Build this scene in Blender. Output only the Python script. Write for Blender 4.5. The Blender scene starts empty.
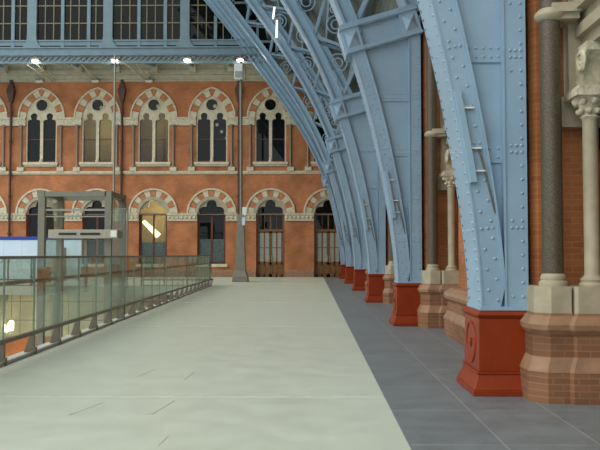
import bpy, bmesh, math, random
import numpy as np
from mathutils import Vector, Matrix
random.seed(4)
scn = bpy.context.scene
C = scn.collection
PI = math.pi

# ------------------------------------------------------------------ materials
def new_mat(name):
    m = bpy.data.materials.new(name); m.use_nodes = True
    nt = m.node_tree; b = nt.nodes['Principled BSDF']
    return m, nt, b

def plain(name, col, rough=0.5, metal=0.0, var=0.12, scale=6.0, bump=0.0, bscale=40.0, spec=0.5):
    m, nt, b = new_mat(name)
    b.inputs['Roughness'].default_value = rough
    b.inputs['Metallic'].default_value = metal
    b.inputs['Specular IOR Level'].default_value = spec
    g = nt.nodes.new('ShaderNodeNewGeometry')
    n = nt.nodes.new('ShaderNodeTexNoise'); n.inputs['Scale'].default_value = scale; n.inputs['Detail'].default_value = 5
    nt.links.new(g.outputs['Position'], n.inputs['Vector'])
    r = nt.nodes.new('ShaderNodeValToRGB')
    r.color_ramp.elements[0].position = 0.3; r.color_ramp.elements[1].position = 0.7
    r.color_ramp.elements[0].color = tuple(c * (1 - var) for c in col) + (1,)
    r.color_ramp.elements[1].color = tuple(min(1, c * (1 + var)) for c in col) + (1,)
    nt.links.new(n.outputs['Fac'], r.inputs['Fac']); nt.links.new(r.outputs['Color'], b.inputs['Base Color'])
    if bump:
        n2 = nt.nodes.new('ShaderNodeTexNoise'); n2.inputs['Scale'].default_value = bscale; n2.inputs['Detail'].default_value = 4
        nt.links.new(g.outputs['Position'], n2.inputs['Vector'])
        bp = nt.nodes.new('ShaderNodeBump'); bp.inputs['Strength'].default_value = bump; bp.inputs['Distance'].default_value = 0.02
        nt.links.new(n2.outputs['Fac'], bp.inputs['Height']); nt.links.new(bp.outputs['Normal'], b.inputs['Normal'])
    return m

def brick(name, c1, c2, mortar, w=0.23, h=0.075, joint=0.008, var=0.35):
    m, nt, b = new_mat(name)
    L = nt.links.new
    b.inputs['Roughness'].default_value = 0.75
    b.inputs['Specular IOR Level'].default_value = 0.25
    g = nt.nodes.new('ShaderNodeNewGeometry')
    s = nt.nodes.new('ShaderNodeSeparateXYZ'); L(g.outputs['Position'], s.inputs[0])
    a = nt.nodes.new('ShaderNodeMath'); a.operation = 'ADD'; L(s.outputs['X'], a.inputs[0]); L(s.outputs['Y'], a.inputs[1])
    c = nt.nodes.new('ShaderNodeCombineXYZ'); L(a.outputs[0], c.inputs['X']); L(s.outputs['Z'], c.inputs['Y'])
    t = nt.nodes.new('ShaderNodeTexBrick'); L(c.outputs[0], t.inputs['Vector'])
    t.inputs['Scale'].default_value = 1; t.inputs['Brick Width'].default_value = w; t.inputs['Row Height'].default_value = h
    t.inputs['Mortar Size'].default_value = joint; t.inputs['Mortar Smooth'].default_value = 0.3
    t.inputs['Color1'].default_value = c1 + (1,); t.inputs['Color2'].default_value = c2 + (1,); t.inputs['Mortar'].default_value = mortar + (1,)
    n = nt.nodes.new('ShaderNodeTexNoise'); n.inputs['Scale'].default_value = 0.9; n.inputs['Detail'].default_value = 6
    L(g.outputs['Position'], n.inputs['Vector'])
    r = nt.nodes.new('ShaderNodeMapRange'); r.inputs['From Min'].default_value = 0.3; r.inputs['From Max'].default_value = 0.7
    r.inputs['To Min'].default_value = 1 - var; r.inputs['To Max'].default_value = 1.1
    L(n.outputs['Fac'], r.inputs['Value'])
    mx = nt.nodes.new('ShaderNodeVectorMath'); mx.operation = 'SCALE'
    L(t.outputs['Color'], mx.inputs[0]); L(r.outputs[0], mx.inputs['Scale']); L(mx.outputs[0], b.inputs['Base Color'])
    bp = nt.nodes.new('ShaderNodeBump'); bp.inputs['Strength'].default_value = 0.4; bp.inputs['Distance'].default_value = 0.006; bp.invert = True
    L(t.outputs['Fac'], bp.inputs['Height']); L(bp.outputs['Normal'], b.inputs['Normal'])
    return m

def tiled(name, c1, c2, mortar, w, h, joint, rough, x0=0, y0=0, offset=0.0, axes='XY', noise=0.12, nscale=1.5, rvar=0.0, spec=0.5):
    m, nt, b = new_mat(name)
    L = nt.links.new
    b.inputs['Roughness'].default_value = rough
    b.inputs['Specular IOR Level'].default_value = spec
    g = nt.nodes.new('ShaderNodeNewGeometry')
    s = nt.nodes.new('ShaderNodeSeparateXYZ'); L(g.outputs['Position'], s.inputs[0])
    c = nt.nodes.new('ShaderNodeCombineXYZ'); L(s.outputs[axes[0]], c.inputs['X']); L(s.outputs[axes[1]], c.inputs['Y'])
    mp = nt.nodes.new('ShaderNodeMapping'); mp.inputs['Location'].default_value = (-x0, -y0, 0); L(c.outputs[0], mp.inputs['Vector'])
    t = nt.nodes.new('ShaderNodeTexBrick'); L(mp.outputs[0], t.inputs['Vector'])
    t.offset = offset; t.inputs['Scale'].default_value = 1
    t.inputs['Brick Width'].default_value = w; t.inputs['Row Height'].default_value = h
    t.inputs['Mortar Size'].default_value = joint; t.inputs['Mortar Smooth'].default_value = 0.2
    t.inputs['Color1'].default_value = c1 + (1,); t.inputs['Color2'].default_value = c2 + (1,); t.inputs['Mortar'].default_value = mortar + (1,)
    n = nt.nodes.new('ShaderNodeTexNoise'); n.inputs['Scale'].default_value = nscale; n.inputs['Detail'].default_value = 8; n.inputs['Roughness'].default_value = 0.65
    L(g.outputs['Position'], n.inputs['Vector'])
    r = nt.nodes.new('ShaderNodeMapRange'); r.inputs['From Min'].default_value = 0.3; r.inputs['From Max'].default_value = 0.7
    r.inputs['To Min'].default_value = 1 - noise; r.inputs['To Max'].default_value = 1 + noise
    L(n.outputs['Fac'], r.inputs['Value'])
    mx = nt.nodes.new('ShaderNodeVectorMath'); mx.operation = 'SCALE'
    L(t.outputs['Color'], mx.inputs[0]); L(r.outputs[0], mx.inputs['Scale']); L(mx.outputs[0], b.inputs['Base Color'])
    if rvar:
        r2 = nt.nodes.new('ShaderNodeMapRange'); r2.inputs['From Min'].default_value = 0.3; r2.inputs['From Max'].default_value = 0.7
        r2.inputs['To Min'].default_value = rough - rvar; r2.inputs['To Max'].default_value = rough + rvar
        L(n.outputs['Fac'], r2.inputs['Value']); L(r2.outputs[0], b.inputs['Roughness'])
    return m

def glass(name, tint, gloss=0.08, milk=0.1, milkcol=(0.6, 0.75, 0.68), rough=0.02):
    m = bpy.data.materials.new(name); m.use_nodes = True
    nt = m.node_tree; nt.nodes.clear(); L = nt.links.new
    o = nt.nodes.new('ShaderNodeOutputMaterial')
    tr = nt.nodes.new('ShaderNodeBsdfTransparent'); tr.inputs['Color'].default_value = tint + (1,)
    gl = nt.nodes.new('ShaderNodeBsdfGlossy'); gl.inputs['Roughness'].default_value = rough
    df = nt.nodes.new('ShaderNodeBsdfDiffuse'); df.inputs['Color'].default_value = milkcol + (1,)
    m1 = nt.nodes.new('ShaderNodeMixShader'); m1.inputs['Fac'].default_value = milk
    L(tr.outputs[0], m1.inputs[1]); L(df.outputs[0], m1.inputs[2])
    fr = nt.nodes.new('ShaderNodeLayerWeight'); fr.inputs['Blend'].default_value = 0.25
    ma = nt.nodes.new('ShaderNodeMath'); ma.operation = 'MULTIPLY_ADD'; ma.inputs[1].default_value = 0.35; ma.inputs[2].default_value = gloss
    L(fr.outputs['Fresnel'], ma.inputs[0])
    m2 = nt.nodes.new('ShaderNodeMixShader'); L(ma.outputs[0], m2.inputs['Fac'])
    L(m1.outputs[0], m2.inputs[1]); L(gl.outputs[0], m2.inputs[2]); L(m2.outputs[0], o.inputs['Surface'])
    return m

def emit(name, col, st):
    m = bpy.data.materials.new(name); m.use_nodes = True
    nt = m.node_tree; nt.nodes.clear()
    o = nt.nodes.new('ShaderNodeOutputMaterial'); e = nt.nodes.new('ShaderNodeEmission')
    e.inputs['Color'].default_value = col + (1,); e.inputs['Strength'].default_value = st
    nt.links.new(e.outputs[0], o.inputs['Surface'])
    return m

M = {}
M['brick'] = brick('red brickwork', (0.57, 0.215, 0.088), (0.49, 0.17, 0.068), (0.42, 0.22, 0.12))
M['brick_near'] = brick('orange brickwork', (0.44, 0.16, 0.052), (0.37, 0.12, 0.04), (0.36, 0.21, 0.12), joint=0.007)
M['brick_base'] = brick('brown pedestal brickwork', (0.275, 0.13, 0.066), (0.23, 0.10, 0.05), (0.28, 0.17, 0.11), joint=0.008)
M['brick_trim'] = plain('red brick voussoirs', (0.50, 0.19, 0.08), 0.75, var=0.2, scale=5)
M['stone'] = plain('cream stone', (0.62, 0.56, 0.40), 0.7, var=0.15, scale=4, bump=0.3, bscale=25)
M['stone_carved'] = plain('carved cream stone', (0.58, 0.53, 0.38), 0.75, var=0.3, scale=9, bump=1.0, bscale=14)
M['stone_grey'] = plain('grey stone', (0.42, 0.36, 0.26), 0.7, var=0.15, scale=4, bump=0.3)
M['stone_pale'] = plain('pale ashlar', (0.40, 0.35, 0.245), 0.65, var=0.12, scale=5, bump=0.25, bscale=30)
M['stone_brown'] = plain('brown sandstone', (0.29, 0.165, 0.092), 0.65, var=0.2, scale=5, bump=0.3, bscale=20)
M['granite'] = plain('brown grey granite', (0.088, 0.069, 0.042), 0.4, var=0.5, scale=60)
M['shaft_grey'] = plain('grey polished shaft', (0.24, 0.20, 0.15), 0.4, var=0.3, scale=30)
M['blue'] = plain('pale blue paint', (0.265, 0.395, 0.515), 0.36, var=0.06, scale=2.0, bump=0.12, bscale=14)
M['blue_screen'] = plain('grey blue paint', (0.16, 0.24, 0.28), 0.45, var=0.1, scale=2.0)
M['red'] = plain('red oxide paint', (0.235, 0.030, 0.005), 0.36, var=0.1, scale=3.0, bump=0.1, bscale=20, spec=0.25)
M['deck'] = tiled('pale resin deck', (0.53, 0.565, 0.465), (0.515, 0.55, 0.455), (0.49, 0.525, 0.435), 2.98, 2.98, 0.006, 0.42, x0=0.87, y0=0.2, noise=0.07, nscale=2.2, rvar=0.08)
M['slate'] = tiled('slate paving', (0.165, 0.18, 0.185), (0.15, 0.165, 0.172), (0.29, 0.30, 0.30), 0.865, 1.49, 0.007, 0.5, x0=0.87, y0=0.9, noise=0.16, nscale=2.5, rvar=0.1)
M['steel'] = plain('brushed grey steel', (0.30, 0.29, 0.25), 0.38, metal=0.45, var=0.1, scale=8)
M['steel_dark'] = plain('weathered bronze steel', (0.14, 0.12, 0.085), 0.4, metal=0.4, var=0.12, scale=8)
M['steel_green'] = plain('grey green steel', (0.20, 0.19, 0.145), 0.45, metal=0.15, var=0.1, scale=4)
M['joint'] = plain('polished joint strip', (0.60, 0.64, 0.55), 0.25, var=0.05)
M['glass'] = glass('green tinted glass', (0.92, 0.955, 0.915), 0.03, 0.06, (0.45, 0.50, 0.42))
M['glass_edge'] = plain('green glass edge', (0.16, 0.24, 0.19), 0.25)
M['glass_dark'] = glass('dark window glass', (0.20, 0.21, 0.17), 0.025, 0.25, (0.018, 0.022, 0.018))
M['glass_lit'] = glass('clear window glass', (0.72, 0.72, 0.66), 0.03, 0.05, (0.05, 0.05, 0.04))
M['glass_screen'] = glass('smoky screen glass', (0.13, 0.12, 0.075), 0.02, 0.35, (0.012, 0.013, 0.007))
M['frost'] = plain('frosted pane', (0.30, 0.34, 0.31), 0.35, var=0.1)
M['frost_dark'] = plain('dark frosted pane', (0.07, 0.10, 0.095), 0.25, var=0.3)
M['maroon'] = plain('maroon painted timber', (0.11, 0.022, 0.014), 0.45)
M['wood'] = plain('varnished oak', (0.19, 0.085, 0.022), 0.4, var=0.3, scale=5)
M['brass'] = plain('brass', (0.62, 0.42, 0.12), 0.3, metal=0.9)
M['pipe'] = plain('dark brown cast iron', (0.075, 0.03, 0.02), 0.5)
M['buff'] = plain('buff glazing bar', (0.19, 0.17, 0.10), 0.5)
M['cornice'] = plain('grey cream cornice', (0.43, 0.41, 0.305), 0.65, var=0.14, scale=2.5)
M['roof'] = tiled('grey roof boards', (0.13, 0.15, 0.13), (0.11, 0.13, 0.11), (0.05, 0.05, 0.045), 3.0, 0.18, 0.012, 0.7, axes='YZ')
M['hoarding'] = tiled('white blue hoarding board', (0.60, 0.72, 0.84), (0.58, 0.70, 0.83), (0.42, 0.50, 0.60), 1.22, 5.0, 0.012, 0.45, axes='XZ', noise=0.04)
M['hoarding_blue'] = plain('deep blue strip', (0.012, 0.05, 0.30), 0.45)
M['white'] = plain('white enamel', (0.78, 0.78, 0.72), 0.4, var=0.04)
M['header'] = plain('grey cream enamel', (0.36, 0.34, 0.27), 0.4, var=0.08)
M['black'] = plain('black slot', (0.012, 0.012, 0.012), 0.5)
M['tile_cream'] = tiled('cream wall panels', (0.62, 0.56, 0.38), (0.58, 0.52, 0.35), (0.20, 0.20, 0.15), 1.5, 1.15, 0.03, 0.4, axes='XZ')
M['lower_floor'] = plain('undercroft stone floor', (0.42, 0.40, 0.33), 0.4, scale=1.0)
M['concrete'] = plain('pale concrete', (0.45, 0.46, 0.40), 0.7, scale=2)
M['room'] = plain('interior plaster', (0.42, 0.36, 0.22), 0.8)
M['scratch'] = plain('dark scuff', (0.42, 0.445, 0.365), 0.7)
M['lamp'] = emit('lamp glow', (1.0, 0.97, 0.9), 7)
M['strip'] = emit('glint bar glow', (1.0, 0.98, 0.94), 1.3)  # glow of the bars that imitate bright glints
M['tube'] = emit('fluorescent tube glow', (1.0, 0.90, 0.55), 2.2)
M['reflected'] = emit('lamp reflection glow', (0.95, 0.98, 1.0), 4.0)  # glow imitating station lamps mirrored in the window glass
M['warm'] = emit('warm lamp glow', (1.0, 0.78, 0.42), 5)

# ------------------------------------------------------------------ mesh helpers
def wloc(o):
    v = Vector((0, 0, 0))
    while o is not None:
        v += o.location; o = o.parent
    return v

class MB:
    def __init__(s): s.bm = bmesh.new()
    def face(s, pts):
        return s.bm.faces.new([s.bm.verts.new(p) for p in pts])
    def prism(s, lo, hi):
        a = [s.bm.verts.new(p) for p in lo]; b = [s.bm.verts.new(p) for p in hi]
        n = len(a)
        s.bm.faces.new(a); s.bm.faces.new(b[::-1])
        for i in range(n): s.bm.faces.new((a[i], b[i], b[(i + 1) % n], a[(i + 1) % n]))
        return s
    def box(s, x0, x1, y0, y1, z0, z1):
        return s.prism([(x0, y0, z0), (x1, y0, z0), (x1, y1, z0), (x0, y1, z0)], [(x0, y0, z1), (x1, y0, z1), (x1, y1, z1), (x0, y1, z1)])
    def frus(s, r0, r1):   # rectangles (x0,x1,y0,y1,z)
        f = lambda r: [(r[0], r[2], r[4]), (r[1], r[2], r[4]), (r[1], r[3], r[4]), (r[0], r[3], r[4])]
        return s.prism(f(r0), f(r1))
    def xz(s, pts, y0, y1): return s.prism([(p[0], y0, p[1]) for p in pts], [(p[0], y1, p[1]) for p in pts])
    def yz(s, pts, x0, x1): return s.prism([(x0, p[0], p[1]) for p in pts], [(x1, p[0], p[1]) for p in pts])
    def xy(s, pts, z0, z1): return s.prism([(p[0], p[1], z0) for p in pts], [(p[0], p[1], z1) for p in pts])
    def strip(s, A, B, y0, y1):   # solid band between two matching xz polylines
        n = len(A); V = []
        for i in range(n):
            V.append([s.bm.verts.new((q[0], y, q[1])) for q in (A[i], B[i]) for y in (y0, y1)])
        for i in range(n - 1):
            a, b = V[i], V[i + 1]
            for j, k in ((0, 1), (1, 3), (3, 2), (2, 0)): s.bm.faces.new((a[j], a[k], b[k], b[j]))
        s.bm.faces.new((V[0][0], V[0][2], V[0][3], V[0][1])); s.bm.faces.new((V[-1][0], V[-1][1], V[-1][3], V[-1][2]))
        return s
    def bar(s, p, q, w, h, up=(0, 1, 0)):
        p, q = Vector(p), Vector(q); d = (q - p).normalized(); u = Vector(up)
        a = d.cross(u).normalized(); b = a.cross(d).normalized()
        o = [a * (i * w / 2) + b * (j * h / 2) for i, j in ((-1, -1), (1, -1), (1, 1), (-1, 1))]
        return s.prism([p + v for v in o], [q + v for v in o])
    def tube(s, p, q, r, n=10, r2=None):
        p, q = Vector(p), Vector(q); d = (q - p).normalized()
        a = d.orthogonal().normalized(); b = d.cross(a)
        r2 = r if r2 is None else r2
        cs = [(math.cos(2 * PI * i / n), math.sin(2 * PI * i / n)) for i in range(n)]
        return s.prism([p + a * (c * r) + b * (t * r) for c, t in cs], [q + a * (c * r2) + b * (t * r2) for c, t in cs])
    def lathe(s, prof, c, n=20):
        rings = []
        for r, z in prof:
            rings.append([s.bm.verts.new((c[0] + r * math.cos(2 * PI * i / n), c[1] + r * math.sin(2 * PI * i / n), c[2] + z)) for i in range(n)])
        for a, b in zip(rings, rings[1:]):
            for i in range(n): s.bm.faces.new((a[i], a[(i + 1) % n], b[(i + 1) % n], b[i]))
        s.bm.faces.new(rings[0][::-1]); s.bm.faces.new(rings[-1])
        return s
    def dome(s, p, nrm, r, n=7):   # rivet head
        p, nrm = Vector(p), Vector(nrm).normalized()
        a = nrm.orthogonal().normalized(); b = nrm.cross(a)
        rings = []
        for rr, hh in ((r, 0), (r * 0.8, r * 0.45), (r * 0.35, r * 0.72)):
            rings.append([s.bm.verts.new(p + a * (rr * math.cos(2 * PI * i / n)) + b * (rr * math.sin(2 * PI * i / n)) + nrm * hh) for i in range(n)])
        for A, B in zip(rings, rings[1:]):
            for i in range(n): s.bm.faces.new((A[i], A[(i + 1) % n], B[(i + 1) % n], B[i]))
        s.bm.faces.new(rings[-1])
        return s
    def ball(s, c, r, n=12):
        bmesh.ops.create_uvsphere(s.bm, u_segments=n, v_segments=max(6, n // 2), radius=r, matrix=Matrix.Translation(c)); return s
    def torus(s, c, R, r, ax='y', n=28, m=6, a0=0.0, a1=2 * PI):
        full = abs(a1 - a0 - 2 * PI) < 1e-6
        N = n if full else n + 1; rings = []
        for i in range(N):
            t = a0 + (a1 - a0) * i / n; ring = []
            for j in range(m):
                f = 2 * PI * j / m; rr = R + r * math.cos(f); h = r * math.sin(f)
                u, v = rr * math.cos(t), rr * math.sin(t)
                d = {'y': (u, h, v), 'x': (h, u, v), 'z': (u, v, h)}[ax]
                ring.append(s.bm.verts.new((c[0] + d[0], c[1] + d[1], c[2] + d[2])))
            rings.append(ring)
        for i in range(n):
            A, B = rings[i], rings[(i + 1) % N]
            for j in range(m): s.bm.faces.new((A[j], A[(j + 1) % m], B[(j + 1) % m], B[j]))
        return s
    def arcband(s, cx, cz, r0, r1, a0, a1, y0, y1, n=6):
        A = [(cx + r0 * math.cos(a0 + (a1 - a0) * i / n), cz + r0 * math.sin(a0 + (a1 - a0) * i / n)) for i in range(n + 1)]
        B = [(cx + r1 * math.cos(a0 + (a1 - a0) * i / n), cz + r1 * math.sin(a0 + (a1 - a0) * i / n)) for i in range(n + 1)]
        return s.strip(A, B, y0, y1)
    def build(s, name, mat, parent=None, smooth=False, bevel=0):
        if parent is not None: bmesh.ops.translate(s.bm, verts=s.bm.verts, vec=-wloc(parent))
        bmesh.ops.recalc_face_normals(s.bm, faces=s.bm.faces)
        me = bpy.data.meshes.new(name); s.bm.to_mesh(me); s.bm.free()
        me.materials.append(M[mat] if isinstance(mat, str) else mat)
        if smooth:
            for p in me.polygons: p.use_smooth = True
            me.set_sharp_from_angle(angle=math.radians(40))
        o = bpy.data.objects.new(name, me); C.objects.link(o); o.parent = parent
        if bevel:
            md = o.modifiers.new('bevel', 'BEVEL'); md.width = bevel; md.segments = 2; md.limit_method = 'ANGLE'
        return o

def plate(name, mat, outer, holes, y0, y1, parent=None):
    """a flat slab in the xz plane with holes cut through it"""
    cu = bpy.data.curves.new(name, 'CURVE'); cu.dimensions = '2D'; cu.fill_mode = 'BOTH'
    th = abs(y1 - y0); cu.extrude = th / 2
    for pts in [outer] + holes:
        sp = cu.splines.new('POLY'); sp.points.add(len(pts) - 1); sp.use_cyclic_u = True
        for q, p in zip(sp.points, pts): q.co = (p[0], p[1], 0, 1)
    tmp = bpy.data.objects.new('tmp', cu); C.objects.link(tmp)
    dg = bpy.context.evaluated_depsgraph_get()
    me = bpy.data.meshes.new_from_object(tmp.evaluated_get(dg))
    bpy.data.objects.remove(tmp); bpy.data.curves.remove(cu)
    off = -wloc(parent) if parent is not None else Vector((0, 0, 0))
    ym = (y0 + y1) / 2
    me.transform(Matrix(((1, 0, 0, off.x), (0, 0, -1, ym + off.y), (0, 1, 0, off.z), (0, 0, 0, 1))))
    me.name = name; me.materials.clear(); me.materials.append(M[mat])
    for p in me.polygons: p.use_smooth = False
    o = bpy.data.objects.new(name, me); C.objects.link(o); o.parent = parent
    return o

def tag(o, label=None, cat=None, group=None, kind=None):
    if label: o['label'] = label
    if cat: o['category'] = cat
    if group: o['group'] = group
    if kind: o['kind'] = kind
    return o

def empty(name, loc, label=None, cat=None, group=None, kind=None):
    o = bpy.data.objects.new(name, None); C.objects.link(o); o.location = loc; o.empty_display_size = 0.2
    return tag(o, label, cat, group, kind)

kids = {}
def copy_tree(o, parent=None):
    c = o.copy(); C.objects.link(c); c.parent = parent
    for ch in [x for x in bpy.data.objects if x.parent == o]: copy_tree(ch, c)
    return c

def S_(o, label, cat): return tag(o, label, cat, kind='structure')

# ------------------------------------------------------------------ key dimensions
PITCHY = 8.94                       # rib spacing
RY = [9.3 + PITCHY * i for i in range(6)]
WY = 58.3                           # end wall face
def bx(y): return -4.464 - 0.0267 * y    # line of the long balustrade
VEND = 41.5                         # end of the opening in the deck

# ------------------------------------------------------------------ floor
fl = MB()
fl.xy([(bx(1.5), 1.5), (0.87, 1.5), (0.87, WY + .3), (bx(VEND), WY + .3), (bx(VEND), VEND)], -0.5, 0)
fl.xy([(bx(VEND), VEND), (bx(VEND), WY + .3), (-30, WY + .3), (-30, VEND)], -0.5, 0)
fl.xy([(-30, -4), (0.87, -4), (0.87, 1.5), (-30, 1.5)], -0.5, 0)
deck = S_(fl.build('floor', 'deck'), 'pale grey green deck running down to the brick end wall', 'floor')
for (x0, y0, x1, y1, w) in ((-2.6, 8.05, -2.42, 8.75, .018), (-1.72, 8.1, -1.62, 8.85, .02), (-1.80, 8.1, -1.70, 8.13, .03), (-1.75, 10.3, -1.72, 11.0, .02), (-2.45, 10.6, -2.35, 11.3, .015), (-1.38, 6.8, -1.36, 7.15, .014)):
    MB().bar((x0, y0, .0015), (x1, y1, .0015), .002, w, (1, 0, 0)).build('floor_scuff', 'scratch', deck)
for k, y in enumerate(RY[:5]):
    o = MB().box(bx(y) + .25, .86, y + 8.75 - 8.94 + .0, y + 8.75 - 8.94 + .07, 0, .004).build('floor_joint', 'joint', deck)
S_(MB().box(0.872, 6.0, -4, WY + .3, -0.5, 0.0).build('floor_slate', 'slate'), 'dark grey slate paving along the foot of the iron ribs', 'floor')
S_(MB().box(-34, -3, -2, 60, -5.8, -5.6).build('floor_undercroft', 'lower_floor'), 'stone floor of the lower level below the opening', 'floor')
lw = MB().box(-34, -3.0, 46.2, 46.6, -5.6, -3.3)
lw = S_(lw.build('wall_undercroft', 'brick'), 'orange brick wall of the lower level below the opening', 'wall')
MB().box(-34, -3.0, 46.15, 46.6, -3.3, -0.52).build('wall_panels', 'tile_cream', lw)
S_(MB().box(bx(20) - .02, -3, -2, 46, -5.6, -0.5).build('wall_undercroft_side', 'concrete'), 'pale side wall of the lower level under the deck', 'wall')

# ------------------------------------------------------------------ end wall
CX = [-25.8, -21.27, -16.85, -12.41, -7.84, -3.24, 1.27]
def arc(cx, cz, r, a0, a1, n=12): return [(cx + r * math.cos(a0 + (a1 - a0) * i / n), cz + r * math.sin(a0 + (a1 - a0) * i / n)) for i in range(n + 1)]
def pointed(cx, z, half, off, n=8):
    """arch outline from right springing over the apex to the left one; arcs centred off beyond the middle"""
    R = half + off; t = math.acos(off / R)
    r = arc(cx - off, z, R, 0, t, n); l = arc(cx + off, z, R, PI - t, PI, n)
    return r + l[1:]
SPU, SPG = 12.48, 4.98
def up_hole(cx, half=1.22): return [(cx - half, 8.96), (cx + half, 8.96)] + pointed(cx, SPU, half, .63)
def gr_hole(cx, z0, half=1.1): return [(cx - half, z0), (cx + half, z0)] + arc(cx, SPG, half, 0, PI, 18)
IS_DOOR = [False, False, False, False, False, True, True]
holes = []
for i, cx in enumerate(CX):
    holes.append(up_hole(cx)); holes.append(gr_hole(cx, 0.0 if IS_DOOR[i] else 1.02))
# doors reach the floor: keep the outline simple by starting the wall just under them
wall = plate('wall_end', 'brick', [(-31, -0.3), (6.0, -0.3), (6.0, 24.5), (-31, 24.5)], holes, WY, WY + .55)
S_(wall, 'red brick end wall with two rows of arched openings', 'wall')

# trims on the end wall
t = MB(); ed = [-31] + [v for cx in CX for v in (cx - 1.24, cx + 1.24)] + [6.0]
for a, b in zip(ed[::2], ed[1::2]):
    t.box(a, b, WY - .10, WY + .1, 11.9, 12.42); t.box(a, b, WY - .16, WY + .1, 12.36, 12.50); t.box(a, b, WY - .13, WY + .1, 11.86, 11.95)
S_(t.build('trim_1', 'stone_carved'), 'carved cream band level with the heads of the upper windows', 'trim')
t = MB(); ed = [-31] + [v for cx in CX for v in (cx - 1.12, cx + 1.12)] + [6.0]
for a, b in zip(ed[::2], ed[1::2]):
    t.box(a, b, WY - .08, WY + .1, 4.42, 4.86); t.box(a, b, WY - .14, WY + .1, 4.82, 4.97); t.box(a, b, WY - .11, WY + .1, 4.36, 4.46)
    n = max(2, int((b - a) / .3))
    for k in range(n):
        t.ball((a + (k + .5) * (b - a) / n, WY - .08, 4.64), .11, 8)
S_(t.build('trim_2', 'stone_carved'), 'carved cream band between the lower arches', 'trim')
t = MB().box(-31, 6, WY - .12, WY + .1, 8.12, 8.27).box(-31, 6, WY - .07, WY + .1, 8.02, 8.12)
S_(t.build('trim_3', 'stone'), 'thin cream string course between the two storeys', 'trim')
t = MB(); dd = [-31, CX[5] - 1.12, CX[5] + 1.12, CX[6] - 1.12, CX[6] + 1.12, 6.0]
for a, b in zip(dd[::2], dd[1::2]):
    t.box(a, b, WY - .10, WY + .1, 0, .42); t.frus((a, b, WY - .10, WY + .1, .42), (a, b, WY - .02, WY + .1, .55))
S_(t.build('baseboard_end', 'stone_brown'), 'brown stone plinth at the foot of the end wall', 'plinth')
t = MB()
t.box(-31, 6, WY - .35, WY + .1, 15.45, 15.75).box(-31, 6, WY - .75, WY + .1, 15.75, 16.1).box(-31, 6, WY - .6, WY + .1, 16.1, 16.45).box(-31, 6, WY - .95, WY + .1, 16.45, 16.9)
t.box(-31, 6, WY - .2, WY + .1, 15.3, 15.45)
cor = S_(t.build('trim_4', 'cornice'), 'grey cream cornice along the top of the end wall', 'cornice')
for k in range(11):
    x = -26.9 + 2.95 * k
    MB().box(x - .26, x + .26, WY - 1.35, WY - .3, 15.8, 16.95).build('corbel', 'cornice', cor)

def trefoil_lancet(cx, half, z0, zs, top):
    p = [(cx - half, z0), (cx + half, z0), (cx + half, zs - .15)]
    p += arc(cx + half - .22, zs - .15, .22, 0, 1.9, 5)[1:]
    rc = .26; cz = top - rc
    p += arc(cx, cz, rc, -.5, PI + .5, 12)
    p += arc(cx - half + .22, zs - .15, .22, PI - 1.9, PI, 5)[:-1] + [(cx - half, zs - .15)]
    return p

def voussoirs(c, r0, r1, y, kind, off=0.0, n=11, parent=None):
    """alternating cream and red blocks over an arch"""
    cx, cz = c; red, cream = MB(), MB()
    if kind == 'round':
        for k in range(n):
            a0, a1 = PI * k / n + .012, PI * (k + 1) / n - .012
            (cream if k % 2 == 0 else red).arcband(cx, cz, r0, r1, a0, a1, y, WY + .05, 3)
    else:
        t0 = math.acos(off / (r0)); h = (n - 1) // 2
        tt = math.acos(off / r1)
        for sgn in (1, -1):
            for k in range(h):
                a0, a1 = tt * k / (h + .45) + .012, tt * (k + 1) / (h + .45) - .012
                if sgn < 0: a0, a1 = PI - a1, PI - a0
                (cream if k % 2 == 0 else red).arcband(cx - sgn * off, cz, r0, r1, a0, a1, y, WY + .05, 3)
        a = tt * h / (h + .45) + .012                      # keystone
        m = (red if h % 2 else cream)
        q0 = (cx - off + r0 * math.cos(a), cz + r0 * math.sin(a)); q1 = (cx - off + r1 * math.cos(a), cz + r1 * math.sin(a))
        ap0 = cz + math.sqrt(r0 * r0 - off * off); ap1 = cz + math.sqrt(r1 * r1 - off * off)
        m.xz([q0, q1, (cx, ap1), (2 * cx - q1[0], q1[1]), (2 * cx - q0[0], q0[1]), (cx, ap0)], y, WY + .05)
    red.build('red_voussoirs', 'brick_trim', parent); cream.build('cream_voussoirs', 'stone', parent)

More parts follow.
